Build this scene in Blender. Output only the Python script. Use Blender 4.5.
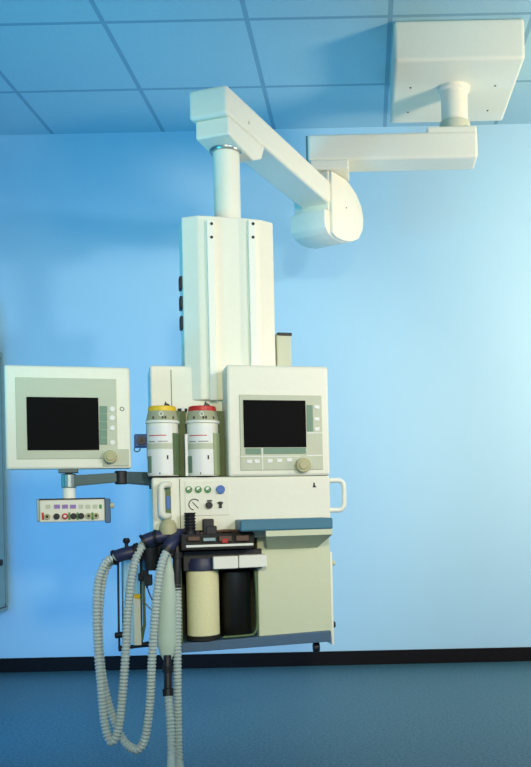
import bpy, bmesh, math, random
from mathutils import Vector, Matrix
random.seed(4)
for o in list(bpy.data.objects): bpy.data.objects.remove(o)
SC = bpy.context.scene
COL = SC.collection
R = math.radians

# ------------------------------------------------------------------ camera, world, lights
F_PX = 880.0; CX, CY = 366.0, 500.0; TH = R(1.24); CAMZ = 0.89
cam_d = bpy.data.cameras.new('camera'); cam = bpy.data.objects.new('camera', cam_d); COL.objects.link(cam)
ct, st = math.cos(TH), math.sin(TH)
m = Matrix(((ct, st, 0, 0), (0, 0, -1, 0), (-st, ct, 0, CAMZ), (0, 0, 0, 1)))
cam.matrix_world = m
cam_d.sensor_fit = 'VERTICAL'; cam_d.sensor_height = 36.0; cam_d.lens = F_PX / 767 * 36
cam_d.shift_x = -(CX - 265.5) / 767; cam_d.shift_y = (CY - 383.5) / 767
cam_d.clip_start = 0.05
SC.camera = cam

w = bpy.data.worlds.new('world'); SC.world = w; w.use_nodes = True
w.node_tree.nodes['Background'].inputs[0].default_value = (0.48, 0.76, 0.96, 1)
w.node_tree.nodes['Background'].inputs[1].default_value = 1.0

def area(name, loc, target, size, power, color, spread=180):
    l = bpy.data.lights.new(name, 'AREA'); l.size = size; l.energy = power; l.color = color
    l.shape = 'DISK'; l.spread = R(spread)
    o = bpy.data.objects.new(name, l); COL.objects.link(o); o.location = loc
    d = Vector(target) - Vector(loc); o.rotation_euler = d.to_track_quat('-Z', 'Y').to_euler()
    return o
def spot(name, loc, target, power, color, angle, blend, rad):
    l = bpy.data.lights.new(name, 'SPOT'); l.energy = power; l.color = color
    l.spot_size = R(angle); l.spot_blend = blend; l.shadow_soft_size = rad
    o = bpy.data.objects.new(name, l); COL.objects.link(o); o.location = loc
    d = Vector(target) - Vector(loc); o.rotation_euler = d.to_track_quat('-Z', 'Y').to_euler()
    return o
spot('key_lamp', (1.9, 0.1, 1.98), (-0.30, 3.3, 1.35), 175, (1.0, 0.95, 0.97), 40, 0.7, 0.10)
spot('fill_lamp', (0.3, -0.7, 1.85), (-0.6, 3.0, 1.12), 195, (1.0, 0.84, 0.42), 40, 0.6, 0.12)
spot('blue_lamp', (-2.5, 2.7, 0.9), (-0.3, 4.77, 1.35), 17, (0.05, 0.80, 1.0), 110, 1.0, 0.25)
area('blue_wash', (-2.0, 2.9, 0.35), (-0.8, 4.77, 1.2), 0.4, 17, (0.05, 0.42, 1.0), 160)
area('ceiling_blue', (-1.9, 1.6, 1.2), (-0.9, 3.9, 2.9), 0.5, 5.5, (0.05, 0.8, 1.0), 90)
area('wall_lamp', (2.5, 2.4, 1.6), (1.5, 4.77, 1.75), 0.6, 68, (1.0, 0.77, 0.53), 130)

vs = SC.view_settings
vs.view_transform = 'Standard'; vs.look = 'None'; vs.gamma = 1; vs.use_curve_mapping = False
vs.exposure = 0.0

# ------------------------------------------------------------------ materials
def mat(name, color, rough=0.5, metal=0.0, noise=0.04, scale=30, bump=0.0, trans=0.0, emit=None, coat=0.0):
    mt = bpy.data.materials.new(name); mt.use_nodes = True
    nt = mt.node_tree; b = nt.nodes['Principled BSDF']
    b.inputs['Roughness'].default_value = rough; b.inputs['Metallic'].default_value = metal
    b.inputs['Transmission Weight'].default_value = trans
    b.inputs['Coat Weight'].default_value = coat
    tc = nt.nodes.new('ShaderNodeTexCoord'); nz = nt.nodes.new('ShaderNodeTexNoise')
    nz.inputs['Scale'].default_value = scale; nz.inputs['Detail'].default_value = 4
    nt.links.new(tc.outputs['Object'], nz.inputs['Vector'])
    mx = nt.nodes.new('ShaderNodeMix'); mx.data_type = 'RGBA'
    c = Vector(color)
    mx.inputs[6].default_value = (*(c * (1 - noise)), 1); mx.inputs[7].default_value = (*[min(1, v * (1 + noise)) for v in c], 1)
    nt.links.new(nz.outputs['Fac'], mx.inputs[0]); nt.links.new(mx.outputs[2], b.inputs['Base Color'])
    if bump:
        bp = nt.nodes.new('ShaderNodeBump'); bp.inputs['Strength'].default_value = bump; bp.inputs['Distance'].default_value = 0.002
        nt.links.new(nz.outputs['Fac'], bp.inputs['Height']); nt.links.new(bp.outputs[0], b.inputs['Normal'])
    return mt
def srgb(r, g, b):
    f = lambda v: (v / 255) / 12.92 if v / 255 <= 0.04045 else ((v / 255 + 0.055) / 1.055) ** 2.4
    return (f(r), f(g), f(b))
M = {}
M['cream'] = mat('cream_enamel', srgb(236, 237, 222), 0.42, noise=0.03, scale=60, bump=0.05)
M['cream2'] = mat('pale_rail_enamel', srgb(240, 243, 234), 0.4, noise=0.02)
M['sage'] = mat('sage_panel', srgb(200, 206, 184), 0.55, noise=0.04)
M['cab'] = mat('sage_cabinet_enamel', srgb(212, 219, 190), 0.5, noise=0.03, scale=60, bump=0.05)
M['key'] = mat('green_key', srgb(120, 152, 132), 0.6)
M['screen'] = mat('dark_screen', srgb(10, 10, 12), 0.7, noise=0.1)
M['screen'].node_tree.nodes['Principled BSDF'].inputs['Specular IOR Level'].default_value = 0.1
M['black'] = mat('black_rubber', srgb(18, 19, 26), 0.5, noise=0.15)
M['navy'] = mat('navy_plastic', srgb(40, 46, 80), 0.45, noise=0.15, scale=80)
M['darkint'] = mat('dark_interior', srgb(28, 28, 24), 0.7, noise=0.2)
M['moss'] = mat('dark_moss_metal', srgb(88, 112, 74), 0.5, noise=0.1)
M['dial'] = mat('dial_grey_green', srgb(168, 172, 142), 0.5)
M['olive'] = mat('olive_side_shade', srgb(168, 184, 142), 0.5)
M['plug'] = mat('deep_blue_plug', srgb(36, 84, 150), 0.5)
M['steel'] = mat('brushed_steel', srgb(150, 165, 165), 0.3, metal=0.9, noise=0.08)
M['armgrey'] = mat('grey_arm_metal', srgb(74, 96, 100), 0.45, metal=0.3, noise=0.08)
M['teal'] = mat('teal_trim', srgb(62, 122, 148), 0.45, noise=0.06, scale=50)
M['slate'] = mat('slate_blue_trim', srgb(74, 104, 134), 0.5, noise=0.08, scale=50)
M['yellow'] = mat('yellow_plastic', srgb(240, 200, 30), 0.4)
M['red'] = mat('red_plastic', srgb(200, 32, 28), 0.4)
M['white'] = mat('white_plastic', srgb(240, 242, 240), 0.45, noise=0.02)
M['khaki'] = mat('khaki_knob', srgb(184, 182, 140), 0.5, noise=0.08)
M['green'] = mat('green_plastic', srgb(60, 140, 70), 0.4)
M['blue'] = mat('blue_plastic', srgb(60, 110, 190), 0.4)
M['purple'] = mat('purple_plastic', srgb(150, 120, 190), 0.5)
M['lime'] = mat('soda_lime_granules', srgb(246, 234, 186), 0.8, noise=0.22, scale=300, bump=0.5)
M['hose'] = mat('ribbed_clear_hose', srgb(200, 213, 209), 0.35, noise=0.04, trans=0.08)
M['bag'] = mat('pale_green_rubber', srgb(190, 210, 196), 0.5, noise=0.05)
M['brown'] = mat('brown_metal', srgb(92, 62, 48), 0.45, noise=0.2)
M['cabinet'] = mat('grey_green_cabinet', srgb(120, 160, 165), 0.5, noise=0.04)
def glassmat(name, color, rough, alpha):
    mt = mat(name, color, rough, noise=0.02); mt.node_tree.nodes['Principled BSDF'].inputs['Alpha'].default_value = alpha
    return mt
M['smoke'] = glassmat('smoked_plastic', srgb(20, 22, 20), 0.3, 0.88)
M['tube'] = glassmat('clear_tube', srgb(190, 222, 210), 0.15, 0.45)

# wall paint, floor, ceiling
M['wall'] = mat('wall_paint', srgb(168, 211, 234), 0.75, noise=0.015, scale=8, bump=0.08)
M['base'] = mat('baseboard_black', srgb(16, 14, 18), 0.6, noise=0.15)
M['base'].node_tree.nodes['Principled BSDF'].inputs['Specular IOR Level'].default_value = 0.15
def floor_mat():
    mt = bpy.data.materials.new('speckled_vinyl'); mt.use_nodes = True; nt = mt.node_tree; b = nt.nodes['Principled BSDF']
    b.inputs['Roughness'].default_value = 0.42
    tc = nt.nodes.new('ShaderNodeTexCoord')
    n1 = nt.nodes.new('ShaderNodeTexNoise'); n1.inputs['Scale'].default_value = 90; n1.inputs['Detail'].default_value = 6; n1.inputs['Roughness'].default_value = 0.8
    r = nt.nodes.new('ShaderNodeValToRGB')
    r.color_ramp.elements[0].position = 0.38; r.color_ramp.elements[0].color = (*srgb(34, 64, 92), 1)
    r.color_ramp.elements[1].position = 0.66; r.color_ramp.elements[1].color = (*srgb(86, 138, 146), 1)
    nt.links.new(tc.outputs['Object'], n1.inputs['Vector']); nt.links.new(n1.outputs['Fac'], r.inputs[0]); nt.links.new(r.outputs[0], b.inputs['Base Color'])
    return mt
M['floor'] = floor_mat()
def ceil_mat():
    mt = bpy.data.materials.new('ceiling_tiles'); mt.use_nodes = True; nt = mt.node_tree; b = nt.nodes['Principled BSDF']
    b.inputs['Roughness'].default_value = 0.8
    tc = nt.nodes.new('ShaderNodeTexCoord'); sp = nt.nodes.new('ShaderNodeSeparateXYZ'); nt.links.new(tc.outputs['Object'], sp.inputs[0])
    def M1(op, a, bb=None):
        n = nt.nodes.new('ShaderNodeMath'); n.operation = op
        for i, v in enumerate((a, bb)):
            if v is None: continue
            if isinstance(v, (int, float)): n.inputs[i].default_value = v
            else: nt.links.new(v, n.inputs[i])
        return n.outputs[0]
    def line(s, off):
        a = M1('SUBTRACT', s, off); a = M1('DIVIDE', a, 0.6); a = M1('ADD', a, 100.5); a = M1('FRACT', a)
        a = M1('SUBTRACT', a, 0.5); a = M1('ABSOLUTE', a); return M1('LESS_THAN', a, 0.017)
    g = M1('MAXIMUM', line(sp.outputs[0], 0.145), line(sp.outputs[1], 3.68))
    nz = nt.nodes.new('ShaderNodeTexNoise'); nz.inputs['Scale'].default_value = 120; nt.links.new(tc.outputs['Object'], nz.inputs['Vector'])
    mx = nt.nodes.new('ShaderNodeMix'); mx.data_type = 'RGBA'
    mx.inputs[6].default_value = (*srgb(152, 196, 216), 1); mx.inputs[7].default_value = (*srgb(172, 212, 226), 1); nt.links.new(nz.outputs[0], mx.inputs[0])
    m2 = nt.nodes.new('ShaderNodeMix'); m2.data_type = 'RGBA'; nt.links.new(g, m2.inputs[0]); nt.links.new(mx.outputs[2], m2.inputs[6])
    m2.inputs[7].default_value = (*srgb(126, 170, 194), 1); nt.links.new(m2.outputs[2], b.inputs['Base Color'])
    bp = nt.nodes.new('ShaderNodeBump'); bp.inputs['Strength'].default_value = 0.4; bp.inputs['Distance'].default_value = 0.004; bp.invert = True
    nt.links.new(g, bp.inputs['Height']); nt.links.new(bp.outputs[0], b.inputs['Normal'])
    return mt
M['ceil'] = ceil_mat()

# ------------------------------------------------------------------ geometry helpers
def ray(px, py):
    u, v = px - CX, CY - py
    return Vector(((u * ct + v * st) / F_PX, 1.0, (-u * st + v * ct) / F_PX))
def W(px, py, Y):
    """world point seen at that place of the photo, Y metres in front of the camera"""
    return Vector((0, 0, CAMZ)) + ray(px, py) * Y

class Frame:
    def __init__(s, px, py, Y, yaw):
        p = W(px, py, Y); s.o = Vector((p.x, p.y, 0)); s.a = R(yaw)
        s.t = Vector((math.cos(s.a), math.sin(s.a), 0)); s.m = Vector((-math.sin(s.a), math.cos(s.a), 0))
    def p(s, px, py, d):
        """photo point on the plane d behind the frame's front -> local (x, d, z)"""
        r = ray(px, py); C = Vector((0, 0, CAMZ))
        k = (d - (C - s.o).dot(s.m)) / r.dot(s.m)
        q = C + r * k - s.o
        return Vector((q.dot(s.t), d, q.z))
    def world(s, l): return s.o + s.t * l[0] + s.m * l[1] + Vector((0, 0, l[2]))
WORLD = Frame(CX, CY, 1, 0); WORLD.o = Vector((0, 0, 0))

class Thing:
    def __init__(s, name, label, cat, frame, off, group=None):
        s.f = frame; s.off = Vector(off)
        e = bpy.data.objects.new(name, None); COL.objects.link(e); e.empty_display_size = 0.05
        e.location = frame.world(off); e.rotation_euler = (0, 0, frame.a)
        e['label'] = label; e['category'] = cat
        if group: e['group'] = group
        s.e = e
    def part(s, name, bm, mt, parent=None, label=None, smooth=False):
        o = finish(name, bm, mt, s.off, smooth)
        o.parent = parent or s.e
        if label: o['label'] = label
        return o

def finish(name, bm, mt, off=Vector((0, 0, 0)), smooth=False):
    bmesh.ops.translate(bm, verts=bm.verts, vec=-Vector(off))
    bmesh.ops.recalc_face_normals(bm, faces=bm.faces)
    me = bpy.data.meshes.new(name); bm.to_mesh(me); bm.free()
    if smooth:
        for p in me.polygons: p.use_smooth = True
        try: me.set_sharp_from_angle(angle=R(35))
        except Exception: pass
    me.materials.append(M[mt] if isinstance(mt, str) else mt)
    o = bpy.data.objects.new(name, me); COL.objects.link(o)
    return o
def single(name, bm, mt, label, cat, frame=WORLD, off=(0, 0, 0), group=None, smooth=False):
    o = finish(name, bm, mt, Vector(off), smooth)
    o.location = frame.world(off); o.rotation_euler = (0, 0, frame.a)
    o['label'] = label; o['category'] = cat
    if group: o['group'] = group
    return o

def B(): return bmesh.new()
def join(bm, src):
    me = bpy.data.meshes.new('t'); src.to_mesh(me); bm.from_mesh(me); bpy.data.meshes.remove(me); src.free()
def box(bm, lo, hi, bev=0.0, seg=2):
    b = bmesh.new()
    lo = Vector(lo); hi = Vector(hi)
    bmesh.ops.create_cube(b, size=1, matrix=Matrix.Translation((lo + hi) / 2) @ Matrix.Diagonal((*[max(abs(v), 1e-5) for v in (hi - lo)], 1)))
    if bev > 0: bmesh.ops.bevel(b, geom=b.edges[:] , offset=bev, segments=seg, profile=0.5, affect='EDGES')
    join(bm, b); return bm
def prism(bm, pts, axis, a, c, bev=0.0):
    """polygon pts (2-D) extruded along axis from a to c"""
    b = bmesh.new()
    def mk(p, h):
        return {0: (h, p[0], p[1]), 1: (p[0], h, p[1]), 2: (p[0], p[1], h)}[axis]
    v0 = [b.verts.new(mk(p, a)) for p in pts]; v1 = [b.verts.new(mk(p, c)) for p in pts]
    n = len(pts)
    b.faces.new(v0); b.faces.new(v1[::-1])
    for i in range(n): b.faces.new((v0[i], v1[i], v1[(i + 1) % n], v0[(i + 1) % n]))
    bmesh.ops.recalc_face_normals(b, faces=b.faces)
    if bev > 0: bmesh.ops.bevel(b, geom=b.edges[:], offset=bev, segments=2, profile=0.5, affect='EDGES')
    join(bm, b); return bm
def lathe(bm, prof, c=(0, 0, 0), axis=2, n=32):
    """prof = [(radius, height)], revolved about axis through c"""
    rings = []
    for r, h in prof:
        ring = []
        for i in range(n):
            a = 2 * math.pi * i / n; x, y = r * math.cos(a), r * math.sin(a)
            p = {2: (x, y, h), 1: (x, h, y), 0: (h, x, y)}[axis]
            ring.append(bm.verts.new(Vector(c) + Vector(p)))
        rings.append(ring)
    for k in range(len(rings) - 1):
        for i in range(n):
            bm.faces.new((rings[k][i], rings[k][(i + 1) % n], rings[k + 1][(i + 1) % n], rings[k + 1][i]))
    if prof[0][0] > 1e-6: bm.faces.new(rings[0][::-1])
    if prof[-1][0] > 1e-6: bm.faces.new(rings[-1])
    return bm
def cyl(bm, c, r, h0, h1, axis=2, n=28, bev=0.0):
    if bev: return lathe(bm, [(r - bev, h0), (r, h0 + bev), (r, h1 - bev), (r - bev, h1)], c, axis, n)
    return lathe(bm, [(r, h0), (r, h1)], c, axis, n)
def spline(pts, step):
    P = [Vector(p) for p in pts]; P = [P[0] * 2 - P[1]] + P + [P[-1] * 2 - P[-2]]
    out = []
    for i in range(1, len(P) - 2):
        n = max(2, int((P[i + 1] - P[i]).length / 0.0008))
        for k in range(n):
            t = k / n
            out.append(0.5 * ((2 * P[i]) + (-P[i - 1] + P[i + 1]) * t + (2 * P[i - 1] - 5 * P[i] + 4 * P[i + 1] - P[i + 2]) * t * t + (-P[i - 1] + 3 * P[i] - 3 * P[i + 1] + P[i + 2]) * t ** 3))
    out.append(P[-2])
    # equal arc length
    L = [0]
    for i in range(1, len(out)): L.append(L[-1] + (out[i] - out[i - 1]).length)
    N = max(2, int(L[-1] / step)); res = []; j = 0
    for k in range(N + 1):
        s = L[-1] * k / N
        while j < len(L) - 2 and L[j + 1] < s: j += 1
        f = (s - L[j]) / max(1e-9, L[j + 1] - L[j]); res.append(out[j].lerp(out[j + 1], min(1, f)))
    return res
def sweep(bm, pts, radius, n=12, closed_ends=True, flat=1.0):
    """tube along pts; radius = number or function(index, fraction)"""
    rings = []; N = len(pts); up = None
    for i, p in enumerate(pts):
        d = (pts[min(i + 1, N - 1)] - pts[max(i - 1, 0)]).normalized()
        if up is None:
            up = Vector((0, 1, 0)) if abs(d.y) < 0.9 else Vector((1, 0, 0))
        up = (up - d * up.dot(d)).normalized(); side = d.cross(up)
        r = radius(i, i / (N - 1)) if callable(radius) else radius
        rings.append([bm.verts.new(p + side * (r * math.cos(2 * math.pi * k / n)) + up * (r * flat * math.sin(2 * math.pi * k / n))) for k in range(n)])
    for a, b in zip(rings, rings[1:]):
        for k in range(n): bm.faces.new((a[k], a[(k + 1) % n], b[(k + 1) % n], b[k]))
    if closed_ends:
        bm.faces.new(rings[0][::-1]); bm.faces.new(rings[-1])
    return bm
def tube(bm, pts, r, n=10, step=0.006):
    return sweep(bm, spline(pts, step), r, n)
def pbox(bm, F, x0, y0, x1, y1, d0, d1, bev=0.0):
    """box whose front (plane d0) covers that rectangle of the photo"""
    cx, cy = (x0 + x1) / 2, (y0 + y1) / 2
    xa = F.p(x0, cy, d0).x; xb = F.p(x1, cy, d0).x; zt = F.p(cx, y0, d0).z; zb = F.p(cx, y1, d0).z
    return box(bm, (xa, d0, zb), (xb, d1, zt), bev)
def pcyl(bm, F, px, py, rp, d0, d1, bev=0.001, n=24):
    """cylinder whose axis points out of the front plane"""
    q = F.p(px, py, d0); r = abs(F.p(px + rp, py, d0).x - q.x)
    return cyl(bm, (q.x, 0, q.z), r, min(d0, d1), max(d0, d1), axis=1, n=n, bev=bev)

# ------------------------------------------------------------------ room
def struct(name, bm, mt, smooth=False):
    o = finish(name, bm, mt, smooth=smooth); o['kind'] = 'structure'; return o
YW, ZC, XL, XR = 4.77, 2.91, -3.1, 2.9
Y0 = -1.6
struct('floor', box(B(), (XL, Y0, -0.08), (XR, YW + 0.1, 0)), 'floor')
struct('ceiling', box(B(), (XL, Y0, ZC), (XR, YW + 0.1, ZC + 0.08)), 'ceil')
struct('wall_back', box(B(), (XL, YW, 0), (XR, YW + 0.1, ZC)), 'wall')
struct('wall_left', box(B(), (XL - 0.1, Y0, 0), (XL, YW + 0.1, ZC)), 'wall')
struct('wall_right', box(B(), (XR, Y0, 0), (XR + 0.1, YW + 0.1, ZC)), 'wall')
bm = B(); box(bm, (XL, YW - 0.014, 0), (XR, YW, 0.075), 0.003)
struct('baseboard_back', bm, 'base')
struct('baseboard_left', box(B(), (XL, Y0, 0), (XL + 0.014, YW - 0.014, 0.075), 0.003), 'base')
struct('baseboard_right', box(B(), (XR - 0.014, Y0, 0), (XR, YW - 0.014, 0.075), 0.003), 'base')

# ------------------------------------------------------------------ cabinet at the left edge
t = Thing('wall_cabinet', 'tall grey-green wall cabinet cut by the left edge of the photo', 'cabinet', WORLD, (-2.2, YW - 0.16, 0.335))
cx0, cx1, cy0, cz0, cz1 = -2.45, -1.95, YW - 0.32, 0.335, 1.73
t.part('cabinet_body', box(B(), (cx0, cy0, cz0), (cx1, YW - 0.001, cz1), 0.006), 'cabinet')
t.part('side_panel', box(B(), (cx1 - 0.002, cy0 + 0.03, cz0 + 0.04), (cx1 + 0.006, YW - 0.05, cz1 - 0.04), 0.003), 'cabinet')
bm = B(); box(bm, (cx1 - 0.003, YW - 0.047, cz0 + 0.03), (cx1 + 0.003, YW - 0.041, cz1 - 0.03)); box(bm, (cx1 - 0.003, cy0 + 0.03, cz0 + 0.02), (cx1 + 0.003, YW - 0.03, cz0 + 0.026))
t.part('side_seal', bm, 'black')
dr = t.part('door', box(B(), (cx0 + 0.01, cy0 - 0.018, cz0 + 0.01), (cx1 - 0.005, cy0 - 0.001, cz1 - 0.01), 0.004), 'cabinet')
t.part('handle', box(B(), (cx1 - 0.06, cy0 - 0.04, 0.95), (cx1 - 0.045, cy0 - 0.016, 1.12), 0.004), 'steel', dr)
t.part('latch', cyl(B(), (0, YW - 0.10, 0.60), 0.018, cx1, cx1 + 0.012, axis=0, bev=0.002), 'black')

# ------------------------------------------------------------------ ceiling pendant with two arms
t = Thing('ceiling_pendant', 'cream jointed ceiling arm with square ceiling box carrying the equipment column', 'ceiling arm', WORLD, (0.435, 3.99, ZC))
t.part('ceiling_box', box(B(), (0.16, 3.71, ZC - 0.173), (0.712, 4.33, ZC - 0.0005), 0.014, 3), 'cream')
for sx, sy in ((0.24, 3.95), (0.62, 3.95), (0.24, 4.2), (0.62, 4.2)):
    t.part('screw', cyl(B(), (sx, sy, 0), 0.004, ZC - 0.176, ZC - 0.172), 'black')
nk = (0.437, 3.97, 0)
zb = CAMZ + 1.66
t.part('neck', lathe(B(), [(0.071, ZC - 0.173), (0.071, ZC - 0.188), (0.060, ZC - 0.196), (0.060, zb + 0.045), (0.060, zb + 0.03)], nk), 'cream', smooth=True)
t.part('collar', lathe(B(), [(0.060, zb + 0.032), (0.068, zb + 0.03), (0.070, zb + 0.012), (0.062, zb - 0.02)], nk), 'sage', smooth=True)
ua = t.part('upper_arm', box(B(), (-0.226, 3.89, CAMZ + 1.505), (0.528, 4.045, CAMZ + 1.622), 0.012, 3), 'cream')
t.part('arm_cap', box(B(), (0.305, 3.895, CAMZ + 1.60), (0.526, 4.04, CAMZ + 1.648), 0.008), 'cream', ua)
t.part('end_cover', box(B(), (-0.232, 3.894, CAMZ + 1.509), (-0.224, 4.041, CAMZ + 1.618), 0.003), 'steel', ua)
# joint
jd = Vector((0.319, 0.948, 0)).normalized(); jn = Vector((jd.y, -jd.x, 0))   # arm direction, its right-hand normal
ja = math.atan2(-jd.x, jd.y)
def rotz_bm(bm, a, c):
    bmesh.ops.rotate(bm, verts=bm.verts, cent=c, matrix=Matrix.Rotation(a, 3, 'Z')); return bm
JC = Vector((-0.13, 3.97, 0))
t.part('joint_plate', rotz_bm(box(B(), (JC.x - 0.085, JC.y - 0.085, CAMZ + 1.463), (JC.x + 0.085, JC.y + 0.085, CAMZ + 1.506), 0.006), 0, JC), 'cream')
# knuckle housing: profile in the vertical plane of the arm, rounded towards the wall and below
H = lambda z: CAMZ + z
prof = [(-0.07, H(1.463)), (0.06, H(1.463)), (0.105, H(1.45)), (0.165, H(1.42)), (0.21, H(1.375)), (0.227, H(1.32)), (0.215, H(1.265)), (0.175, H(1.215)), (0.10, H(1.183)), (0.03, H(1.172)),
        (-0.03, H(1.172)), (-0.075, H(1.183)), (-0.10, H(1.205)), (-0.105, H(1.235)), (-0.105, H(1.283)), (-0.07, H(1.288))]
def arm_bm(bm):
    bmesh.ops.rotate(bm, verts=bm.verts, cent=(0, 0, 0), matrix=Matrix.Rotation(R(-29), 3, 'Z'))
    bmesh.ops.translate(bm, verts=bm.verts, vec=JC); return bm
t.part('knuckle_housing', arm_bm(prism(B(), prof, 0, -0.152, 0.030, 0.004)), 'cream', smooth=True)
sc2 = [(max(-0.064, x) * 0.985, H(1.31) + (z - H(1.31)) * 0.985) for x, z in prof]
t.part('end_disc', arm_bm(prism(B(), sc2, 0, 0.027, 0.046, 0.005)), 'cream', smooth=True)
t.part('housing_screw', arm_bm(cyl(B(), (0, 0.06, H(1.33)), 0.003, 0.0455, 0.048, axis=0, n=12)), 'black')
# lower arm
A0 = Vector((-0.439, 2.98, 0)); A1 = A0 + jd * 0.98
wid = 0.148; hb, ht = CAMZ + 1.316, CAMZ + 1.418
bm = B(); box(bm, (-wid, -0.005, hb), (0, 1.0, ht), 0.012, 3)
bmesh.ops.rotate(bm, verts=bm.verts, cent=(0, 0, 0), matrix=Matrix.Rotation(-math.atan2(jd.x, jd.y), 3, 'Z'))
bmesh.ops.translate(bm, verts=bm.verts, vec=A0)
la = t.part('lower_arm', bm, 'cream')
bm = B(); lathe(bm, [(0.006, 0), (0.006, 0.003)], (0, 0, 0), 0, 12)
bmesh.ops.translate(bm, verts=bm.verts, vec=(0, 0.16, hb + 0.035))
bmesh.ops.rotate(bm, verts=bm.verts, cent=(0, 0, 0), matrix=Matrix.Rotation(-math.atan2(jd.x, jd.y), 3, 'Z')); bmesh.ops.translate(bm, verts=bm.verts, vec=A0)
t.part('screw_cap', bm, 'sage', la)
# swivel block under the near end
bm = B(); prism(bm, [(0.012, hb), (0.30, hb), (0.27, hb - 0.055), (0.20, hb - 0.085), (0.012, hb - 0.062)], 0, -wid + 0.016, -0.003, 0.006)
bmesh.ops.rotate(bm, verts=bm.verts, cent=(0, 0, 0), matrix=Matrix.Rotation(-math.atan2(jd.x, jd.y), 3, 'Z')); bmesh.ops.translate(bm, verts=bm.verts, vec=A0)
t.part('swivel_block', bm, 'cream')
PIV = A0 + jd * 0.125 - jn * 0.074

# ------------------------------------------------------------------ machine frame
MF = Frame(240, 500, 2.92, 16.0)
def loc(v): # world -> machine local
    q = Vector(v) - MF.o; return Vector((q.dot(MF.t), q.dot(MF.m), q.z))
pv = loc(PIV); cdx = pv.x
# column
bt = Vector((pv.x, pv.y, 1.0))
t = Thing('equipment_column', 'cream upright service column with two vertical rails hanging on the ceiling arm', 'column', MF, (pv.x, pv.y, 0.95))
cd = pv.y - 0.10
zt = MF.p(229, 217, cd).z
xl, xr = MF.p(184, 300, cd).x, MF.p(276, 300, cd).x
zb = MF.p(229, 400, cd).z
prof = [(xl, cd + 0.035), (xl + 0.05, cd + 0.004), (xl + 0.085, cd), (xr - 0.09, cd), (xr - 0.05, cd + 0.004), (xr, cd + 0.03), (xr, cd + 0.17), (xr - 0.03, cd + 0.2), (xl + 0.03, cd + 0.2), (xl, cd + 0.17)]
t.part('shaft', prism(B(), prof, 2, zb, zt, 0.004), 'cream')
t.part('drop_tube', lathe(B(), [(0.047, zt - 0.004), (0.047, hb - 0.055), (0.051, hb - 0.062), (0.055, hb - 0.05)], (pv.x, pv.y, 0)), 'cream', smooth=True)
t.part('tube_ring', lathe(B(), [(0.056, hb - 0.078), (0.06, hb - 0.07), (0.06, hb - 0.055), (0.05, hb - 0.05)], (pv.x, pv.y, 0)), 'steel', smooth=True)
for a, b in ((208.5, 4.4), (250, 4.4)):
    bm = B(); pbox(bm, MF, a, 219.5, a + 7.2, 400, cd - 0.018, cd + 0.003, 0.002)
    rl = t.part('rail', bm, 'cream2')
    for yy in (223.5, 237):
        bm = B(); pcyl(bm, MF, a + 3.2, yy, 1.5, cd - 0.021, cd - 0.017, 0.0005, 12)
        t.part('screw', bm, 'black', rl)
for yy in (282, 302, 322):
    q = MF.p(184, yy, cd + 0.05)
    t.part('side_socket', box(B(), (xl - 0.010, cd + 0.055, q.z - 0.022), (xl + 0.002, cd + 0.10, q.z + 0.022), 0.003), 'black')
# housing at the right behind the column
t.part('side_duct', pbox(B(), MF, 277, 334, 291.5, 368, cd + 0.06, cd + 0.19, 0.004), 'sage')
t.part('duct_cover', pbox(B(), MF, 277.5, 332.5, 292, 335.5, cd + 0.055, cd + 0.19, 0.002), 'black')

# ------------------------------------------------------------------ anaesthesia machine
zbase = MF.p(255, 650, 0).z
t = Thing('anaesthesia_machine', 'cream anaesthesia workstation with blue trim hanging on the column', 'medical machine', MF, (0.0, 0.2, zbase))
mach = t
DB = 0.34
body = t.part('control_body', pbox(B(), MF, 152.5, 476.5, 330.5, 538, 0.0, DB, 0.006), 'cream')
t.part('vaporizer_bay', pbox(B(), MF, 151, 366, 229, 477, 0.13, DB, 0.006), 'cream')
# display housing
hs = t.part('display_housing', pbox(B(), MF, 227.5, 365.5, 329, 476, -0.012, DB, 0.008), 'cream')
t.part('bezel', pbox(B(), MF, 240, 395, 322.5, 470, -0.016, -0.010, 0.002), 'sage', hs)
sc_ = t.part('screen', pbox(B(), MF, 243.6, 400.2, 306, 447.3, -0.0185, -0.012, 0.001), 'screen', hs)
t.part('soft_key', pbox(B(), MF, 306.8, 405, 313, 431.5, -0.018, -0.012, 0.0008), 'key', hs)
t.part('soft_key', pbox(B(), MF, 245.6, 448.2, 261, 454.3, -0.018, -0.012, 0.0008), 'key', hs)
t.part('soft_key', pbox(B(), MF, 263.6, 447.8, 306, 453.8, -0.018, -0.012, 0.0008), 'key', hs)
for (a, b) in ((249.5, 461.5), (257, 461.3), (270, 461), (279.5, 460.5), (289.5, 460), (316.8, 407), (316.8, 419), (317, 429)):
    bm = B(); pbox(bm, MF, a - 2.6, b - 1.8, a + 2.6, b + 1.8, -0.0185, -0.014, 0.0012); t.part('button', bm, 'white', hs)
for r_ in ((262, 448, 262.8, 470), (307, 432.5, 322, 433.6), (307, 455, 322, 456), (240, 456, 300, 456.8)):
    t.part('divider_line', pbox(B(), MF, *r_, -0.0175, -0.014, 0.0003), 'white', hs)
bm = B(); pcyl(bm, MF, 303.8, 465, 7.2, -0.036, -0.012, 0.003); t.part('rotary_knob', bm, 'khaki', hs)
bm = B(); pcyl(bm, MF, 303.8, 465, 4.4, -0.040, -0.034, 0.002); t.part('knob_cap', bm, 'khaki', hs)
# label mark on the body
bm = B(); q = MF.p(314.5, 485, 0)
prism(bm, [(q.x - 0.007, q.z - 0.008), (q.x + 0.007, q.z - 0.008), (q.x + 0.001, q.z + 0.0), (q.x + 0.001, q.z + 0.008), (q.x - 0.004, q.z + 0.008), (q.x - 0.004, q.z)], 1, -0.0015, 0.001)
t.part('emblem', bm, 'black')
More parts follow.
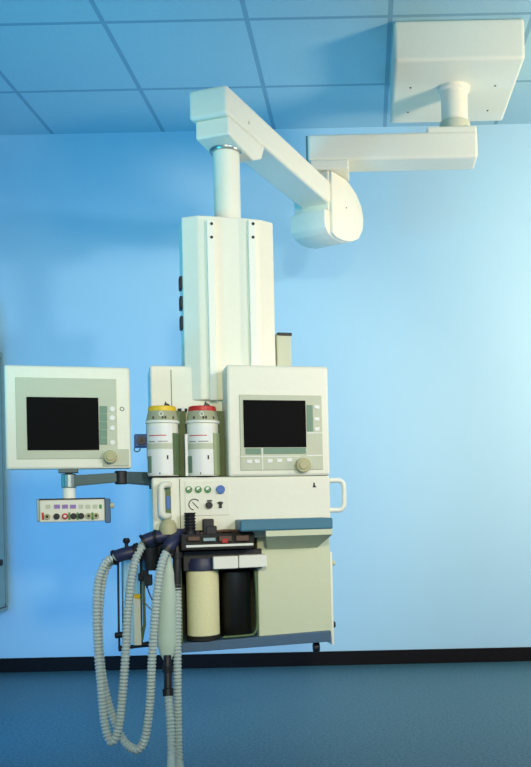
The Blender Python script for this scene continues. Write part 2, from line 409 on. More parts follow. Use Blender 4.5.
# seams
bm = B(); pbox(bm, MF, 179.8, 479, 180.5, 536, -0.001, 0.001); t.part('seam', bm, 'moss')
pl = t.part('gauge_panel', pbox(B(), MF, 185.2, 481.2, 229.4, 515.5, -0.003, 0.001, 0.001), 'cream')
for gx in (188.9, 198.3, 207.8):
    bm = B(); pcyl(bm, MF, gx, 489.6, 3.5, -0.007, -0.002, 0.0005, 20); g = t.part('small_gauge', bm, 'green', pl)
    bm = B(); pcyl(bm, MF, gx, 488.8, 1.9, -0.008, -0.006, 0.0002, 20); t.part('gauge_face', bm, 'cream2', pl)
    bm = B(); q = MF.p(gx, 489.6, 0)
    prism(bm, [(q.x - 0.005, q.z - 0.004), (q.x - 0.003, q.z - 0.006), (q.x + 0.007, q.z + 0.003), (q.x + 0.006, q.z + 0.005)], 1, -0.0095, -0.0078); t.part('gauge_needle', bm, 'black', pl)
bm = B(); pcyl(bm, MF, 220.8, 489.4, 4.3, -0.014, -0.002, 0.001); t.part('blue_button', bm, 'blue', pl)
q = MF.p(194.3, 504.5, 0); bm = B()
pts = [Vector((q.x + 0.0175 * math.cos(R(a)), -0.004, q.z + 0.0175 * math.sin(R(a)))) for a in range(40, 270, 10)]
sweep(bm, pts, 0.0016, 6); t.part('gauge_ring', bm, 'black', pl)
bm = B(); sweep(bm, [Vector((q.x - 0.006, -0.004, q.z + 0.008)), Vector((q.x + 0.013, -0.004, q.z - 0.013))], 0.0013, 6); t.part('gauge_needle', bm, 'black', pl)
bm = B(); pcyl(bm, MF, 209.3, 505.2, 3.4, -0.016, -0.002, 0.001); pbox(bm, MF, 207, 500, 212, 501.5, -0.006, -0.002); t.part('selector_knob', bm, 'black', pl)
bm = B(); pbox(bm, MF, 219, 501.5, 222, 508, -0.008, -0.002, 0.0006); pbox(bm, MF, 218, 502, 223, 503.6, -0.010, -0.002, 0.0004); t.part('toggle_switch', bm, 'black', pl)
# left handle, sight window, dome
q0, q1 = MF.p(169.5, 484.5, 0), MF.p(169.5, 516, 0); hx = MF.p(160.5, 500, 0).x
bm = B(); tube(bm, [(q0.x, 0.004, q0.z), (q0.x - 0.008, -0.018, q0.z), (hx + 0.004, -0.032, q0.z - 0.004), (hx, -0.034, q0.z - 0.02), (hx, -0.034, q1.z + 0.02), (hx + 0.004, -0.032, q1.z + 0.004), (q1.x - 0.008, -0.018, q1.z), (q1.x, 0.004, q1.z)], 0.0105, 12)
t.part('grab_handle', bm, 'cream', smooth=True)
sw = t.part('flow_window', pbox(B(), MF, 165.5, 485.5, 171, 515.5, -0.004, 0.001, 0.001), 'moss')
t.part('float', pbox(B(), MF, 166.2, 496, 170.2, 509, -0.006, -0.003, 0.001), 'blue', sw)
q = MF.p(167.5, 534, 0); r = 0.028
t.part('dome_valve', lathe(B(), [(r, q.z), (r, q.z + 0.02), (r * 0.92, q.z + 0.033), (r * 0.7, q.z + 0.043), (r * 0.35, q.z + 0.048), (0.001, q.z + 0.049)], (q.x, -0.03, 0)), 'khaki', smooth=True)
# right handle
q0, q1 = MF.p(331, 480.5, 0.02), MF.p(331, 510, 0.02); ex = MF.p(344, 495, 0.02).x
bm = B(); tube(bm, [(q0.x - 0.006, 0.02, q0.z), (ex - 0.016, 0.02, q0.z), (ex - 0.003, 0.02, q0.z - 0.010), (ex, 0.02, q0.z - 0.025), (ex, 0.02, q1.z + 0.025), (ex - 0.003, 0.02, q1.z + 0.010), (ex - 0.016, 0.02, q1.z), (q1.x - 0.006, 0.02, q1.z)], 0.0085, 12)
t.part('grab_handle', bm, 'cream2', smooth=True)
# worktop with teal edge
dW = -0.13
xa, xb = MF.p(240.5, 525, dW).x, MF.p(333, 525, dW).x
z1 = MF.p(285, 519, dW).z; z2 = MF.p(285, 530.3, dW).z; z3 = MF.p(285, 536, dW).z; z4 = MF.p(285, 548, 0).z
t.part('worktop', box(B(), (xa, dW, z2), (xb, 0.01, z1), 0.005), 'teal')
bm = B(); fl, fr = MF.p(266, 530, dW).x, xb - 0.002; bl, br = MF.p(268, 548, 0).x, MF.p(318, 548, 0).x
vv = [bm.verts.new(v) for v in ((fl, dW + .004, z2), (fr, dW + .004, z2), (fr, dW + .004, z3), (fl, dW + .004, z3), (bl, 0.013, z2), (fr - 0.004, 0.013, z2), (fr - 0.004, 0.013, z3 - 0.004), (br, 0.013, z4 - 0.004), (bl, 0.013, z4 - 0.004))]
for f in ((0, 1, 2, 3), (0, 4, 5, 1), (1, 5, 6, 2), (3, 2, 7, 8), (2, 6, 7), (0, 3, 8, 4), (4, 8, 7, 6, 5)): bm.faces.new([vv[i] for i in f])
t.part('drawer_box', bm, 'cab')
# lower cabinet
cb = t.part('lower_cabinet', pbox(B(), MF, 258, 536, 330.8, 640, 0.012, DB, 0.004), 'cab')
t.part('side_strip', pbox(B(), MF, 330.8, 552, 333.2, 645, 0.06, DB - 0.02, 0.002), 'cream2', cb)
# breathing-system recess
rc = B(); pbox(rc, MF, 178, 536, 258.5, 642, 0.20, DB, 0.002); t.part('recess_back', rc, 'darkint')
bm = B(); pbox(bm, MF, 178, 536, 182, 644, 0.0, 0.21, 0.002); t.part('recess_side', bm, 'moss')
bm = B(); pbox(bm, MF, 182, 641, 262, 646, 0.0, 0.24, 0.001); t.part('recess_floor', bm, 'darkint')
# slate trim at the foot
zA, zB = MF.p(182, 643.5, -0.01), MF.p(182, 653.0, -0.01); zC, zD = MF.p(331.2, 631, -0.01), MF.p(331.2, 641.6, -0.01)
bm = B(); prism(bm, [(zA.x, zA.z), (zC.x, zC.z), (zD.x, zD.z), (zB.x, zB.z)], 1, -0.01, DB, 0.002)
t.part('foot_trim', bm, 'slate')
q = MF.p(313, 643, 0.05)
cst = t.part('caster', lathe(B(), [(0.004, 0.0), (0.016, 0.001), (0.018, 0.006), (0.018, 0.016), (0.016, 0.021), (0.004, 0.022)], (q.x, 0.05, q.z - 0.015), axis=0), 'black', smooth=True)
t.part('caster_stem', cyl(B(), (q.x + 0.011, 0.05, 0), 0.006, q.z - 0.012, q.z + 0.022), 'black', cst)
q = MF.p(333.5, 563, 0.08); t.part('side_knob', cyl(B(), (0, 0.08, q.z), 0.009, q.x - 0.006, q.x + 0.006, axis=0, bev=0.002), 'sage')
q = MF.p(333.5, 624.5, 0.08); t.part('side_knob', cyl(B(), (0, 0.08, q.z), 0.011, q.x - 0.006, q.x + 0.006, axis=0, bev=0.002), 'black')
# upper tray of breathing system
bm = B(); pbox(bm, MF, 181, 533.5, 254.5, 549.5, -0.07, 0.2, 0.004); tr = t.part('breathing_block', bm, 'darkint')
bm = B(); q0, q1 = MF.p(186, 547.0, -0.075), MF.p(253.5, 543.8, -0.075); zc = (q0.z + q1.z) / 2
box(bm, (q0.x, -0.078, zc - 0.004), (q1.x, -0.066, zc + 0.004), 0.002); t.part('steel_rim', bm, 'cream2', tr)
for (a, b, c2, d2, mm) in ((188, 536.5, 200, 541, 'brown'), (203, 537.5, 216, 541.5, 'steel'), (219, 536, 232, 541.5, 'brown'), (236, 535, 249, 541, 'brown'), (222, 538, 228, 543, 'red')):
    bm = B(); pbox(bm, MF, a, b, c2, d2, -0.082, -0.066, 0.002); t.part('valve_fitting', bm, mm, tr)
for (a, b, c2) in ((197, 534, 5), (226, 533.5, 6), (243, 534, 5)):
    q = MF.p(a, b, -0.02); bm = B(); cyl(bm, (q.x, -0.02, 0), 0.0035 * c2, q.z - 0.01, q.z + 0.012, bev=0.003); t.part('valve_dome', bm, 'black', tr, smooth=True)
q0, q1 = MF.p(200, 534, -0.05), MF.p(252, 532.5, -0.05)
bm = B(); tube(bm, [(q0.x, -0.05, q0.z), ((q0.x + q1.x) / 2, -0.055, q0.z + 0.008), (q1.x, -0.05, q1.z)], 0.005, 8); t.part('cross_pipe', bm, 'brown', tr, smooth=True)
bm = B(); pbox(bm, MF, 183, 550, 262, 570, 0.0, 0.2, 0.003); t.part('canister_head', bm, 'black')
# valve towers
q = MF.p(190.5, 545, -0.04); h = 0.092; prof = [(0.019, q.z)]
for k in range(6): z = q.z + 0.045 + k * 0.010; prof += [(0.019, z), (0.0155, z + 0.003), (0.0155, z + 0.006), (0.019, z + 0.009)]
prof += [(0.014, q.z + h)]
t.part('ribbed_valve', lathe(B(), prof, (q.x, -0.04, 0)), 'black', smooth=True)
bm = B(); pbox(bm, MF, 203.5, 519, 214, 534, -0.06, -0.01, 0.003); pbox(bm, MF, 206, 526, 217, 536, -0.065, -0.01, 0.003); t.part('valve_block', bm, 'black')
# two white drawer fronts
for a, b, y_ in ((213.3, 238.3, 556.3), (239.0, 267.2, 554.9)):
    bm = B(); pbox(bm, MF, a, y_, b, y_ + 12.6, -0.04, 0.05, 0.003); t.part('white_tray', bm, 'cream2')
# frame rod around the dark canister
q0 = MF.p(251, 571, 0.03); q1 = MF.p(256, 625, 0.03); q2 = MF.p(247, 634, 0.03); q3 = MF.p(222, 636, 0.03)
bm = B(); tube(bm, [(q0.x + 0.01, 0.0, q0.z), (q1.x, 0.0, q1.z + 0.08), (q1.x, 0.0, q1.z + 0.01), (q1.x - 0.01, 0.0, q2.z + 0.006), (q2.x - 0.004, 0.0, q2.z), (q3.x, 0.0, q3.z)], 0.004, 8)
t.part('retaining_rod', bm, 'moss', smooth=True)
# shadow on the cream bay, painted as dark green blocks behind the vaporizers
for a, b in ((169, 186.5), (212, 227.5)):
    bm = B(); pbox(bm, MF, a, 411, b, 476.5, 0.085, 0.135, 0.002); t.part('vaporizer_shade_block', bm, 'moss')
t.part('mount_strip', pbox(B(), MF, 185.2, 434, 188, 476, 0.03, 0.07, 0.001), 'white')
t.part('panel_seam', pbox(B(), MF, 171, 370, 171.7, 407, 0.1285, 0.131), 'moss')

# ------------------------------------------------------------------ vaporizers
def vaporizer(px, capmat, label):
    dC = 0.045
    q = MF.p(px, 476.3, dC); c = (q.x, dC, 0); zt = MF.p(px, 403.5, dC).z; z0 = q.z; s = (MF.p(px, 407, dC).z - z0) / 69.3   # metres per pixel
    Z = lambda y: z0 + (476.3 - y) * s
    t = Thing('vaporizer', label, 'vaporizer', MF, (q.x, dC, z0), 'vaporizers on the machine')
    t.part('body', lathe(B(), [(15 * s, Z(476.2)), (15.3 * s, Z(475)), (15.3 * s, Z(424))], c, n=40), 'cream', smooth=True)
    t.part('base_shadow_ring', lathe(B(), [(14 * s, Z(476.3) - 0.004), (15.0 * s, Z(476.3))], c, n=40), 'black', smooth=True)  # black ring paints the shadow at the vaporizer's foot
    t.part('rim', lathe(B(), [(15.6 * s, Z(424.3)), (16.8 * s, Z(423.6)), (16.8 * s, Z(421.6)), (15.6 * s, Z(421))], c, n=40), 'cream2', smooth=True)
    dial = t.part('dial', lathe(B(), [(15.8 * s, Z(421)), (15.4 * s, Z(418)), (13.8 * s, Z(411.6))], c, n=40), 'dial', smooth=True)
    for a in (-128, -92, -82, -50):
        x, y = 15.2 * s * math.cos(R(a)), 15.2 * s * math.sin(R(a))
        t.part('dial_mark', box(B(), (c[0] + x - .0028, dC + y - .004, Z(420)), (c[0] + x + .0028, dC + y + .004, Z(417.6)), 0.001), 'black', dial)
    x, y = 14.4 * s * math.cos(R(-98)), 14.4 * s * math.sin(R(-98))
    bm = B(); pts = [Vector((c[0] + x + 0.0065 * math.cos(R(k)), dC + y - 0.003, Z(415.3) + 0.007 * math.sin(R(k)))) for k in range(0, 361, 24)]
    sweep(bm, pts, 0.0016, 6); t.part('zero_symbol', bm, 'white', dial)
    cap = t.part('cap', lathe(B(), [(13.9 * s, Z(411.8)), (14.0 * s, Z(411)), (13.6 * s, Z(407.5)), (12.6 * s, Z(406.8))], c, n=40), capmat, smooth=True)
    t.part('cap_lever', prism(B(), [(c[0] + 0.004, Z(406.9)), (c[0] + 0.028, Z(406.9)), (c[0] + 0.022, Z(404.2)), (c[0] + 0.014, Z(403.4)), (c[0] + 0.012, Z(401.2)), (c[0] + 0.008, Z(403.5))], 1, dC - 0.008, dC + 0.008, 0.001), 'black', cap)
    def plate(a0, a1, ya, yb, rr, mt, nm):
        bm = B(); n = 14
        top, bot, ti, bi = [], [], [], []
        for k in range(n + 1):
            a = R(a0 + (a1 - a0) * k / n); cx, sy = math.cos(a), math.sin(a)
            for L, r_, y_ in ((top, rr, ya), (bot, rr, yb), (ti, 15.1, ya), (bi, 15.1, yb)):
                L.append(bm.verts.new((c[0] + r_ * s * cx, dC + r_ * s * sy, Z(y_))))
        for k in range(n):
            bm.faces.new((top[k], top[k + 1], bot[k + 1], bot[k])); bm.faces.new((top[k], ti[k], ti[k + 1], top[k + 1])); bm.faces.new((bot[k], bot[k + 1], bi[k + 1], bi[k]))
            bm.faces.new((ti[k], bi[k], bi[k + 1], ti[k + 1]))
        bm.faces.new((top[0], bot[0], bi[0], ti[0])); bm.faces.new((top[n], ti[n], bi[n], bot[n]))
        return t.part(nm, bm, mt, smooth=False)
    lb = plate(-170, -58, 426, 443.5, 15.7, 'white', 'label_plate')
    plate(-170, -58, 444.2, 449.6, 15.9, 'sage', 'band')
    plate(-170, -56, 450.2, 475, 15.8, 'white', 'front_cover')
    plate(-55, 8, 434, 475.4, 16.4, 'moss' if capmat == 'yellow' else 'olive', 'side_shade')  # shade of the right side painted on, darker on the yellow-capped one
    plate(-160, -138, 456.5, 473, 16.2, 'key', 'level_gauge')
    plate(-150, -80, 436.0, 436.9, 15.85, capmat if capmat == 'red' else 'red', 'text_line')
    plate(-152, -122, 442, 442.6, 15.85, 'black', 'text_line'); plate(-112, -76, 442, 442.6, 15.85, 'black', 'text_line')
    plate(-80, -75, 456, 460, 16.2, 'black', 'keyhole'); plate(-107, -104, 473, 474.5, 16.2, 'black', 'keyhole')
vaporizer(163.6, 'yellow', 'cream cylindrical vaporizer with a yellow cap, at the left of the pair')
vaporizer(203.6, 'red', 'cream cylindrical vaporizer with a red cap, next to the display')
q = MF.p(184, 409.8, 0.10); q2 = MF.p(179, 409.8, 0.1)
bm = B(); cyl(bm, (0, 0.115, q.z), 0.006, q2.x - 0.004, q.x + 0.012, axis=0); mach.part('locking_pin', bm, 'black')
q = MF.p(183.5, 409.6, 0.10); bm = B(); cyl(bm, (0, 0.115, q.z), 0.0075, q.x - 0.006, q.x + 0.004, axis=0); mach.part('locking_sleeve', bm, 'white')

# ------------------------------------------------------------------ absorber canister and dark canister
q = MF.p(204, 636, 0.015); dC = 0.035
rr = (MF.p(220, 600, dC).x - MF.p(187.5, 600, dC).x) / 2; qc = MF.p(203.7, 635, dC); zt = MF.p(203.7, 570, dC).z
t = Thing('absorber_canister', 'upright canister full of cream granules with a dark blue lid', 'canister', MF, (qc.x, dC, qc.z - 0.01))
t.part('granules', lathe(B(), [(rr - 0.004, qc.z), (rr, qc.z + 0.004), (rr, zt)], (qc.x, dC, 0), n=40), 'lime', smooth=True)
t.part('base_cap', lathe(B(), [(rr * 0.9, qc.z - 0.016), (rr * 1.02, qc.z - 0.012), (rr * 1.03, qc.z + 0.001), (rr * .95, qc.z + 0.003)], (qc.x, dC, 0), n=40), 'darkint', smooth=True)
zl = MF.p(203.7, 557.5, dC).z
t.part('lid', lathe(B(), [(rr * 1.0, zt - 0.001), (rr * 1.1, zt + 0.002), (rr * 1.12, zt + 0.022), (rr * 1.0, zl)], (qc.x, dC, 0), n=40), 'navy', smooth=True)
dC2 = 0.08; qd = MF.p(236, 636, dC2); rr2 = (MF.p(252, 600, dC2).x - MF.p(220.5, 600, dC2).x) / 2; ztd = MF.p(236, 571, dC2).z
t = Thing('smoked_canister', 'dark smoked canister in the recess right of the granule canister', 'canister', MF, (qd.x, dC2, qd.z))
t.part('canister_body', lathe(B(), [(rr2 * .93, qd.z), (rr2, qd.z + 0.008), (rr2, ztd)], (qd.x, dC2, 0), n=40), 'smoke', smooth=True)
t.part('inner_sleeve', lathe(B(), [(rr2 * .8, qd.z + 0.006), (rr2 * .8, ztd - 0.02)], (qd.x, dC2, 0), n=30), 'brown', smooth=True)

# ------------------------------------------------------------------ swing arm with monitor and connector box
SF = Frame(67, 480, 2.80, 17)
q = MF.p(151, 480, 0.05)
pw = W(69, 481, 2.83); e0 = W(121, 477.3, 2.86); e1 = W(153, 479.5, 2.93)
t = Thing('monitor_swing_arm', 'dark grey horizontal swing arm reaching left from the machine', 'swing arm', WORLD, (e1.x, e1.y, e1.z))
def bar(bm, a, b, h0, h1, wd, bev=0.003):
    d = (b - a); d.z = 0; d.normalize(); s = Vector((-d.y, d.x, 0)) * wd / 2
    v = [bm.verts.new(p) for p in (a - s + Vector((0, 0, h0)), a + s + Vector((0, 0, h0)), a + s - Vector((0, 0, h0)), a - s - Vector((0, 0, h0)),
                                   b - s + Vector((0, 0, h1)), b + s + Vector((0, 0, h1)), b + s - Vector((0, 0, h1)), b - s - Vector((0, 0, h1)))]
    for f in ((0, 1, 2, 3), (7, 6, 5, 4), (0, 4, 5, 1), (1, 5, 6, 2), (2, 6, 7, 3), (3, 7, 4, 0)): bm.faces.new([v[i] for i in f])
    bmesh.ops.recalc_face_normals(bm, faces=bm.faces)
    bmesh.ops.bevel(bm, geom=bm.edges[:], offset=bev, segments=2, affect='EDGES'); return bm
e1b = e1 + Vector((0.02, 0.03, 0))
t.part('outer_bar', bar(B(), pw + Vector((0.012, 0, 0)), e0, 0.0175, 0.0155, 0.03), 'armgrey')
t.part('inner_bar', bar(B(), e0 - Vector((0.004, 0, 0)), e1b, 0.0185, 0.0235, 0.036), 'armgrey')
t.part('elbow_joint', cyl(B(), (e0.x, e0.y, 0), 0.02, e0.z - 0.023, e0.z + 0.021, bev=0.003), 'black', smooth=True)
bp = W(153, 480, 2.925)
t.part('mount_bracket', box(B(), (bp.x - 0.012, bp.y - 0.01, bp.z - 0.03), (bp.x + 0.03, bp.y + 0.05, bp.z + 0.03), 0.003), 'black')
t.part('pivot_cylinder', cyl(B(), (pw.x, pw.y, 0), 0.0235, W(69, 488, 2.83).z, W(69, 474, 2.83).z, bev=0.003), 'steel', smooth=True)
t.part('pivot_post', cyl(B(), (pw.x, pw.y, 0), 0.012, W(69, 475, 2.83).z, W(69, 467, 2.83).z), 'black', smooth=True)

# left monitor
LF = Frame(67, 420, 2.80, 17)
bz = LF.p(67, 469, 0).z
t = Thing('monitor', 'cream boxed monitor with dark screen on the swing arm at left', 'monitor', LF, (0, 0.04, bz))
t.part('housing', pbox(B(), LF, 5.0, 366, 130.5, 469, 0, 0.055, 0.007), 'cream')
t.part('rear_cover', pbox(B(), LF, 22, 380, 112, 462, 0.05, 0.12, 0.02), 'cream')
bz_ = t.part('bezel', pbox(B(), LF, 15.8, 378, 117, 459, -0.003, 0.002, 0.002), 'sage')
t.part('knob_plate', pbox(B(), LF, 102.5, 449, 129, 466, -0.0045, 0.002, 0.002), 'sage')
t.part('screen', pbox(B(), LF, 26.8, 397.2, 98.8, 450.2, -0.0055, 0.0, 0.001), 'screen')
for k in range(5):
    y_ = 406 + k * 7.8; t.part('soft_key', pbox(B(), LF, 99.6, y_, 107.2, y_ + 7.3, -0.0055, 0.0, 0.0008), 'key')
for (a, b) in ((112.3, 409), (112.3, 417.8), (112.3, 428), (112.6, 442.5)):
    bm = B(); pcyl(bm, LF, a, b, 2.7, -0.006, 0.0, 0.001, 16); t.part('button', bm, 'white')
bm = B(); q = LF.p(122, 409, 0); sweep(bm, [Vector((q.x + 0.006 * math.cos(R(k)), -0.0005, q.z + 0.006 * math.sin(R(k)))) for k in range(0, 361, 30)], 0.001, 6)
t.part('power_symbol', bm, 'black')
bm = B(); pcyl(bm, LF, 110.3, 456.6, 6.8, -0.028, 0, 0.003); kn_ = t.part('rotary_knob', bm, 'khaki')
bm = B(); pcyl(bm, LF, 110.3, 456.6, 4.2, -0.032, -0.027, 0.002); t.part('knob_cap', bm, 'khaki', kn_)
t.part('mount_foot', box(B(), (-0.03, 0.01, bz - 0.012), (0.03, 0.06, bz + 0.002), 0.002), 'armgrey')

# connector box
CF = Frame(72, 510, 2.76, 15)
q = CF.p(72, 522, 0)
t = Thing('connector_box', 'small cream sensor connector box with coloured sockets under the left monitor', 'connector box', CF, (0, 0.05, q.z))
t.part('case', pbox(B(), CF, 39.3, 499.2, 105, 521.8, 0, 0.10, 0.004), 'cream')
t.part('top_edge', pbox(B(), CF, 39, 498.2, 105, 499.6, -0.002, 0.01, 0.0006), 'black')
t.part('left_cap', pbox(B(), CF, 36.6, 499, 39.5, 521.8, -0.001, 0.10, 0.002), 'steel')
t.part('hanger_clip', pbox(B(), CF, 104.8, 498.5, 110.3, 523, -0.006, 0.08, 0.003), 'slate')
q = CF.p(111.5, 505.5, 0.03)
t.part('clip_knob', cyl(B(), (0, 0.03, q.z), 0.009, q.x - 0.006, q.x + 0.008, axis=0, bev=0.002), 'sage')
q = CF.p(69.5, 497, 0.05)
t.part('stem', lathe(B(), [(0.019, q.z - 0.012), (0.0195, W(69, 495, 2.83).z), (0.0195, W(69, 488, 2.83).z)], (loc_x := (W(69, 492, 2.83) - CF.o).dot(CF.t), (W(69, 492, 2.83) - CF.o).dot(CF.m), 0)), 'cream2', smooth=True)
for i, (x_, mm) in enumerate(((47, 'khaki'), (56.5, 'black'), (65, 'red'), (73.5, 'black'), (81, 'black'), (88.6, 'khaki'), (96, 'khaki'))):
    bm = B(); pcyl(bm, CF, x_, 516.6 - i * 0.15, 3.2, -0.008, 0.001, 0.001, 18); s_ = t.part('socket', bm, mm)
    bm = B(); pcyl(bm, CF, x_, 516.6 - i * 0.15, 1.5, -0.0095, -0.006, 0.0004, 12); t.part('socket_core', bm, 'white' if mm == 'red' else 'black', s_)
for x_, mm in ((42.8, 'red'), (69.3, 'green'), (77.5, 'green'), (92.4, 'green')):
    t.part('colour_mark', pbox(B(), CF, x_ - 1.1, 512.5, x_ + 1.1, 520, -0.0015, 0.001, 0.0004), mm)
for x_, mm in ((48, 'sage'), (57, 'purple'), (65, 'purple'), (73, 'purple'), (81, 'sage'), (88, 'sage'), (95, 'sage'), (100.5, 'green')):
    wd = 3 if mm == 'purple' else (1.3 if mm == 'green' else 2.4)
    t.part('symbol_plate', pbox(B(), CF, x_ - wd, 504.6, x_ + wd, 508.6, -0.0015, 0.001, 0.0004), mm)

# blue clip on the machine side, left of the yellow vaporizer
q = W(141.5, 440.5, 2.90)
KF = Frame(141.5, 440.5, 2.92, 16)
t = Thing('gas_sensor_plug', 'small dark blue plug with a round eye left of the yellow-capped vaporizer', 'plug', KF, (0, 0.03, KF.p(141, 447, 0).z))
t.part('housing', pbox(B(), KF, 134.5, 434, 148.8, 447, 0, 0.06, 0.003), 'plug')
bm = B(); pcyl(bm, KF, 141.5, 440.6, 4.4, -0.008, 0.001, 0.001); t.part('eye', bm, 'navy')
bm = B(); pcyl(bm, KF, 141.5, 440.6, 2, -0.010, -0.007, 0.0005); t.part('eye_core', bm, 'black')
bm = B(); p0 = [KF.p(a, b, 0.01) for a, b in ((134.8, 447), (134.2, 450), (136.5, 451.8), (139.5, 450.6), (140.3, 447))]
tube(bm, p0, 0.0022, 8); t.part('cord_loop', bm, 'steel')
t.part('side_bracket', pbox(B(), KF, 147, 424, 150.8, 458, 0.01, 0.06, 0.002), 'navy')

# ------------------------------------------------------------------ breathing circuit: manifold, rack, hoses, bag
def WY(l): return [W(a, b, y) for a, b, y in l]
o0 = W(165, 540, 2.82)
t = Thing('hose_manifold', 'dark navy hose manifold block beside the machine holding the ribbed hoses', 'manifold', WORLD, tuple(o0))
t.part('left_port', (lambda b: (sweep(b, spline(WY([(114, 557.5, 2.80), (124, 554, 2.80), (137, 551, 2.81)]), 0.01), 0.021, 16), b)[1])(B()), 'navy', smooth=True)
t.part('middle_port', (lambda b: (sweep(b, spline(WY([(143, 542, 2.80), (153, 538, 2.81), (168, 535.5, 2.83), (183, 535, 2.87)]), 0.01), 0.0215, 16), b)[1])(B()), 'navy', smooth=True)
t.part('right_port', (lambda b: (sweep(b, spline(WY([(167, 550, 2.78), (171, 543, 2.79), (178, 536, 2.84)]), 0.01), 0.0205, 16), b)[1])(B()), 'navy', smooth=True)
for pts in ([(135.5, 551, 2.80), (139, 550, 2.80)], [(113.5, 557.8, 2.80), (116, 557, 2.80)], [(143, 542.2, 2.798), (145.5, 540.5, 2.8)], [(166.2, 551, 2.777), (168, 548, 2.78)], [(155, 537.5, 2.81), (157.5, 537, 2.81)]):
    bm = B(); sweep(bm, WY(pts), 0.0245, 16); t.part('port_collar', bm, 'black', smooth=True)
bm = B(); sweep(bm, spline(WY([(136, 552, 2.83), (144, 556, 2.84), (152, 554, 2.84), (165, 546, 2.86)]), 0.01), 0.026, 14)
sweep(bm, spline(WY([(150, 548, 2.84), (151, 560, 2.84), (151, 570, 2.84)]), 0.01), lambda i, f: 0.036 - 0.010 * f, 14)
t.part('manifold_body', bm, 'black', smooth=True)
q = W(126.5, 548, 2.80); q2 = W(126.3, 541.5, 2.8)
t.part('top_knob', lathe(B(), [(0.006, q.z - 0.01), (0.006, q2.z - 0.006), (0.011, q2.z - 0.003), (0.012, q2.z + 0.003), (0.008, q2.z + 0.011)], (q.x, q.y, 0)), 'black', smooth=True)
bm = B()
for a, b, r_ in ((145.5, 573, 0.009), (148.5, 580, 0.011), (141, 577, 0.008)):
    q = W(a, b, 2.835); box(bm, q - Vector((r_, r_, r_ * 1.6)), q + Vector((r_, r_, r_ * 1.6)), 0.003)
sweep(bm, WY([(147, 565, 2.84), (147, 588, 2.835)]), 0.004, 8)
t.part('clamp', bm, 'black')
bm = B(); sweep(bm, WY([(176.5, 540, 2.83), (177, 556, 2.82), (177, 590, 2.82)]), lambda i, f: 0.014, 14); sweep(bm, WY([(177, 552, 2.82), (177, 558, 2.82)]), 0.019, 14)
t.part('down_port', bm, 'black', smooth=True)

# flow-tube rack
o0 = W(130, 647, 2.86)
t = Thing('flow_tube_rack', 'hanging rack of glass flow tubes behind the left ribbed hoses', 'tube rack', WORLD, tuple(o0))
for x_ in (118, 122.5, 140.5):
    bm = B(); sweep(bm, WY([(x_, 560, 2.86), (x_ + .8, 630, 2.86), (x_ + 1.4, 646, 2.86)]), 0.0036, 8); t.part('rail', bm, 'black', smooth=True)
bm = B(); sweep(bm, WY([(130, 558, 2.87), (131.5, 643, 2.87)]), 0.027, 20); t.part('glass_tube', bm, 'tube', smooth=True)
bm = B(); sweep(bm, WY([(143, 558, 2.86), (144.5, 625, 2.86), (141.5, 641, 2.86)]), 0.005, 10); t.part('guide_rod', bm, 'moss', smooth=True)
qa, qb = W(133.6, 598, 2.835), W(141.3, 645, 2.835)
t.part('scale_strip', box(B(), (qa.x, 2.832, qb.z), (qb.x, 2.84, qa.z), 0.001), 'cream')
qa, qb = W(134.2, 594, 2.835), W(140.4, 598.5, 2.835)
t.part('strip_clip', box(B(), (qa.x, 2.83, qb.z), (qb.x, 2.842, qa.z), 0.001), 'yellow')
bm = B(); sweep(bm, WY([(119, 648.5, 2.85), (134, 646.5, 2.85), (148.5, 644, 2.85)]), lambda i, f: [0.010, 0.006, 0.0095][i], 12); t.part('bottom_bar', bm, 'black', smooth=True)
bm = B(); sweep(bm, WY([(115.5, 635.5, 2.85), (123, 634.5, 2.85)]), 0.010, 12); t.part('bottom_knob', bm, 'black', smooth=True)
bm = B(); sweep(bm, WY([(116, 559, 2.86), (146, 556, 2.86)]), 0.008, 12); t.part('top_bar', bm, 'black', smooth=True)

# thin cables
for nm, lab, pts in (('thin_cable', 'thin dark cable curving down from the clamps to the bag', [(147.5, 588, 2.83), (149.5, 594, 2.83), (153, 601, 2.83), (157, 605, 2.84)]),
                     ('thin_cable', 'thin green tube running from the flow tube rack towards the bag', [(140, 598, 2.83), (145, 603, 2.83), (150, 608.5, 2.83), (156, 612, 2.84)])):
    p = WY(pts); bm = B(); tube(bm, p, 0.0022, 8); single(nm, bm, 'moss' if 'green' in lab else 'black', lab, 'cable', WORLD, tuple(p[0]))

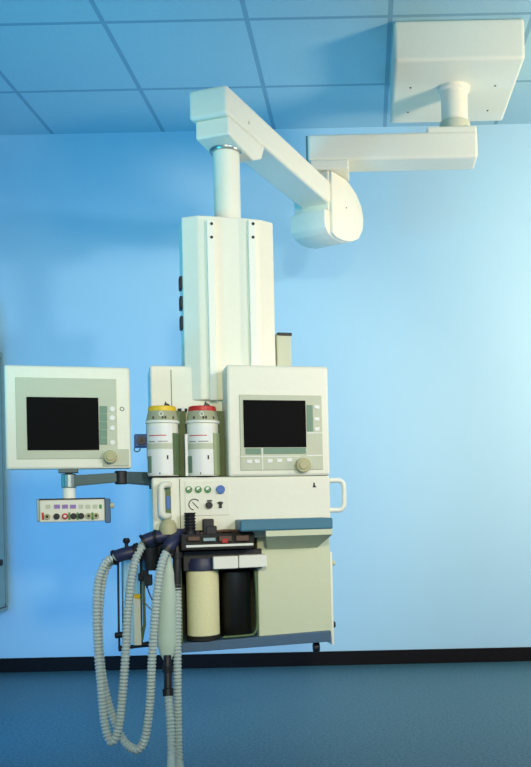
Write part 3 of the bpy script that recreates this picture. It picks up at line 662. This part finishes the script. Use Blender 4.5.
def hose(pts, lab, r=0.0127):
    P = WY(pts); pl_ = spline(P, 0.0028); bm = B()
    sweep(bm, pl_, lambda i, f: r + (0.0018, 0.0, -0.0022, 0.0)[i % 4], 14)
    return single('ribbed_hose', bm, 'hose', lab, 'hose', WORLD, tuple(P[0]), 'ribbed breathing hoses', smooth=False)
hose([(115, 556.8, 2.787), (106, 562.5, 2.785), (98.5, 580, 2.78), (96.5, 610, 2.77), (98, 650, 2.77), (101, 685, 2.76), (104.5, 722, 2.76), (111, 742, 2.76), (118.5, 728, 2.76), (122.5, 695, 2.76), (125.5, 655, 2.76), (127.5, 615, 2.77), (130.5, 585, 2.77), (135.5, 560, 2.78), (144, 542, 2.80)],
     'ribbed clear hose hanging in the leftmost narrow loop')
hose([(115, 559.5, 2.818), (108, 565, 2.818), (102.5, 580, 2.81), (99, 615, 2.80), (100, 655, 2.80), (105, 690, 2.80), (114, 720, 2.80), (124, 741, 2.79), (137, 749.5, 2.77), (145, 738, 2.76), (150, 703, 2.76), (152, 660, 2.75), (155, 615, 2.75), (158.5, 580, 2.75), (163, 560, 2.76), (168.5, 548, 2.78)],
     'ribbed clear hose hanging in the wider, lower loop')
hose([(177, 585, 2.82), (177.5, 620, 2.81), (177.5, 670, 2.80), (178, 720, 2.80), (178.5, 752, 2.785), (180, 770, 2.74), (184, 790, 2.62), (190, 815, 2.45)],
     'straight ribbed hose dropping to the floor at the right', 0.0125)
hose([(168.3, 694, 2.765), (170, 715, 2.75), (171, 740, 2.735), (171.5, 762, 2.69), (169, 785, 2.58), (160, 812, 2.44)],
     'ribbed hose below the black bag fitting', 0.0128)

# breathing bag
P = WY([(168, 548, 2.815), (167.5, 565, 2.81), (167, 600, 2.80), (166.5, 635, 2.795), (167, 652, 2.79), (167.5, 660, 2.785)])
sp = spline(P, 0.006)
def rad(i, f):
    ks = [(0, .010), (.1, .013), (.25, .022), (.45, .0285), (.7, .031), (.86, .030), (.93, .024), (1, .014)]
    for (a, ra), (b, rb) in zip(ks, ks[1:]):
        if f <= b: u = (f - a) / (b - a); u = u * u * (3 - 2 * u); return ra + (rb - ra) * u
    return .014
t = Thing('breathing_bag', 'pale green deflated breathing bag hanging beside the granule canister', 'breathing bag', WORLD, tuple(P[-1]))
bm = B(); sweep(bm, sp, rad, 20, flat=0.6); t.part('bag_body', bm, 'bag', smooth=True)
P2 = WY([(167.5, 655, 2.785), (167.5, 666, 2.78), (167.5, 667, 2.78), (167.8, 672, 2.78), (167.8, 673, 2.78), (168, 688, 2.77), (168, 689, 2.77), (168.2, 696, 2.765)])
bm = B(); sweep(bm, P2, lambda i, f: [.013, .013, .0165, .0165, .0125, .0125, .0175, .0165][i], 16); t.part('bag_fitting', bm, 'black', smooth=True)
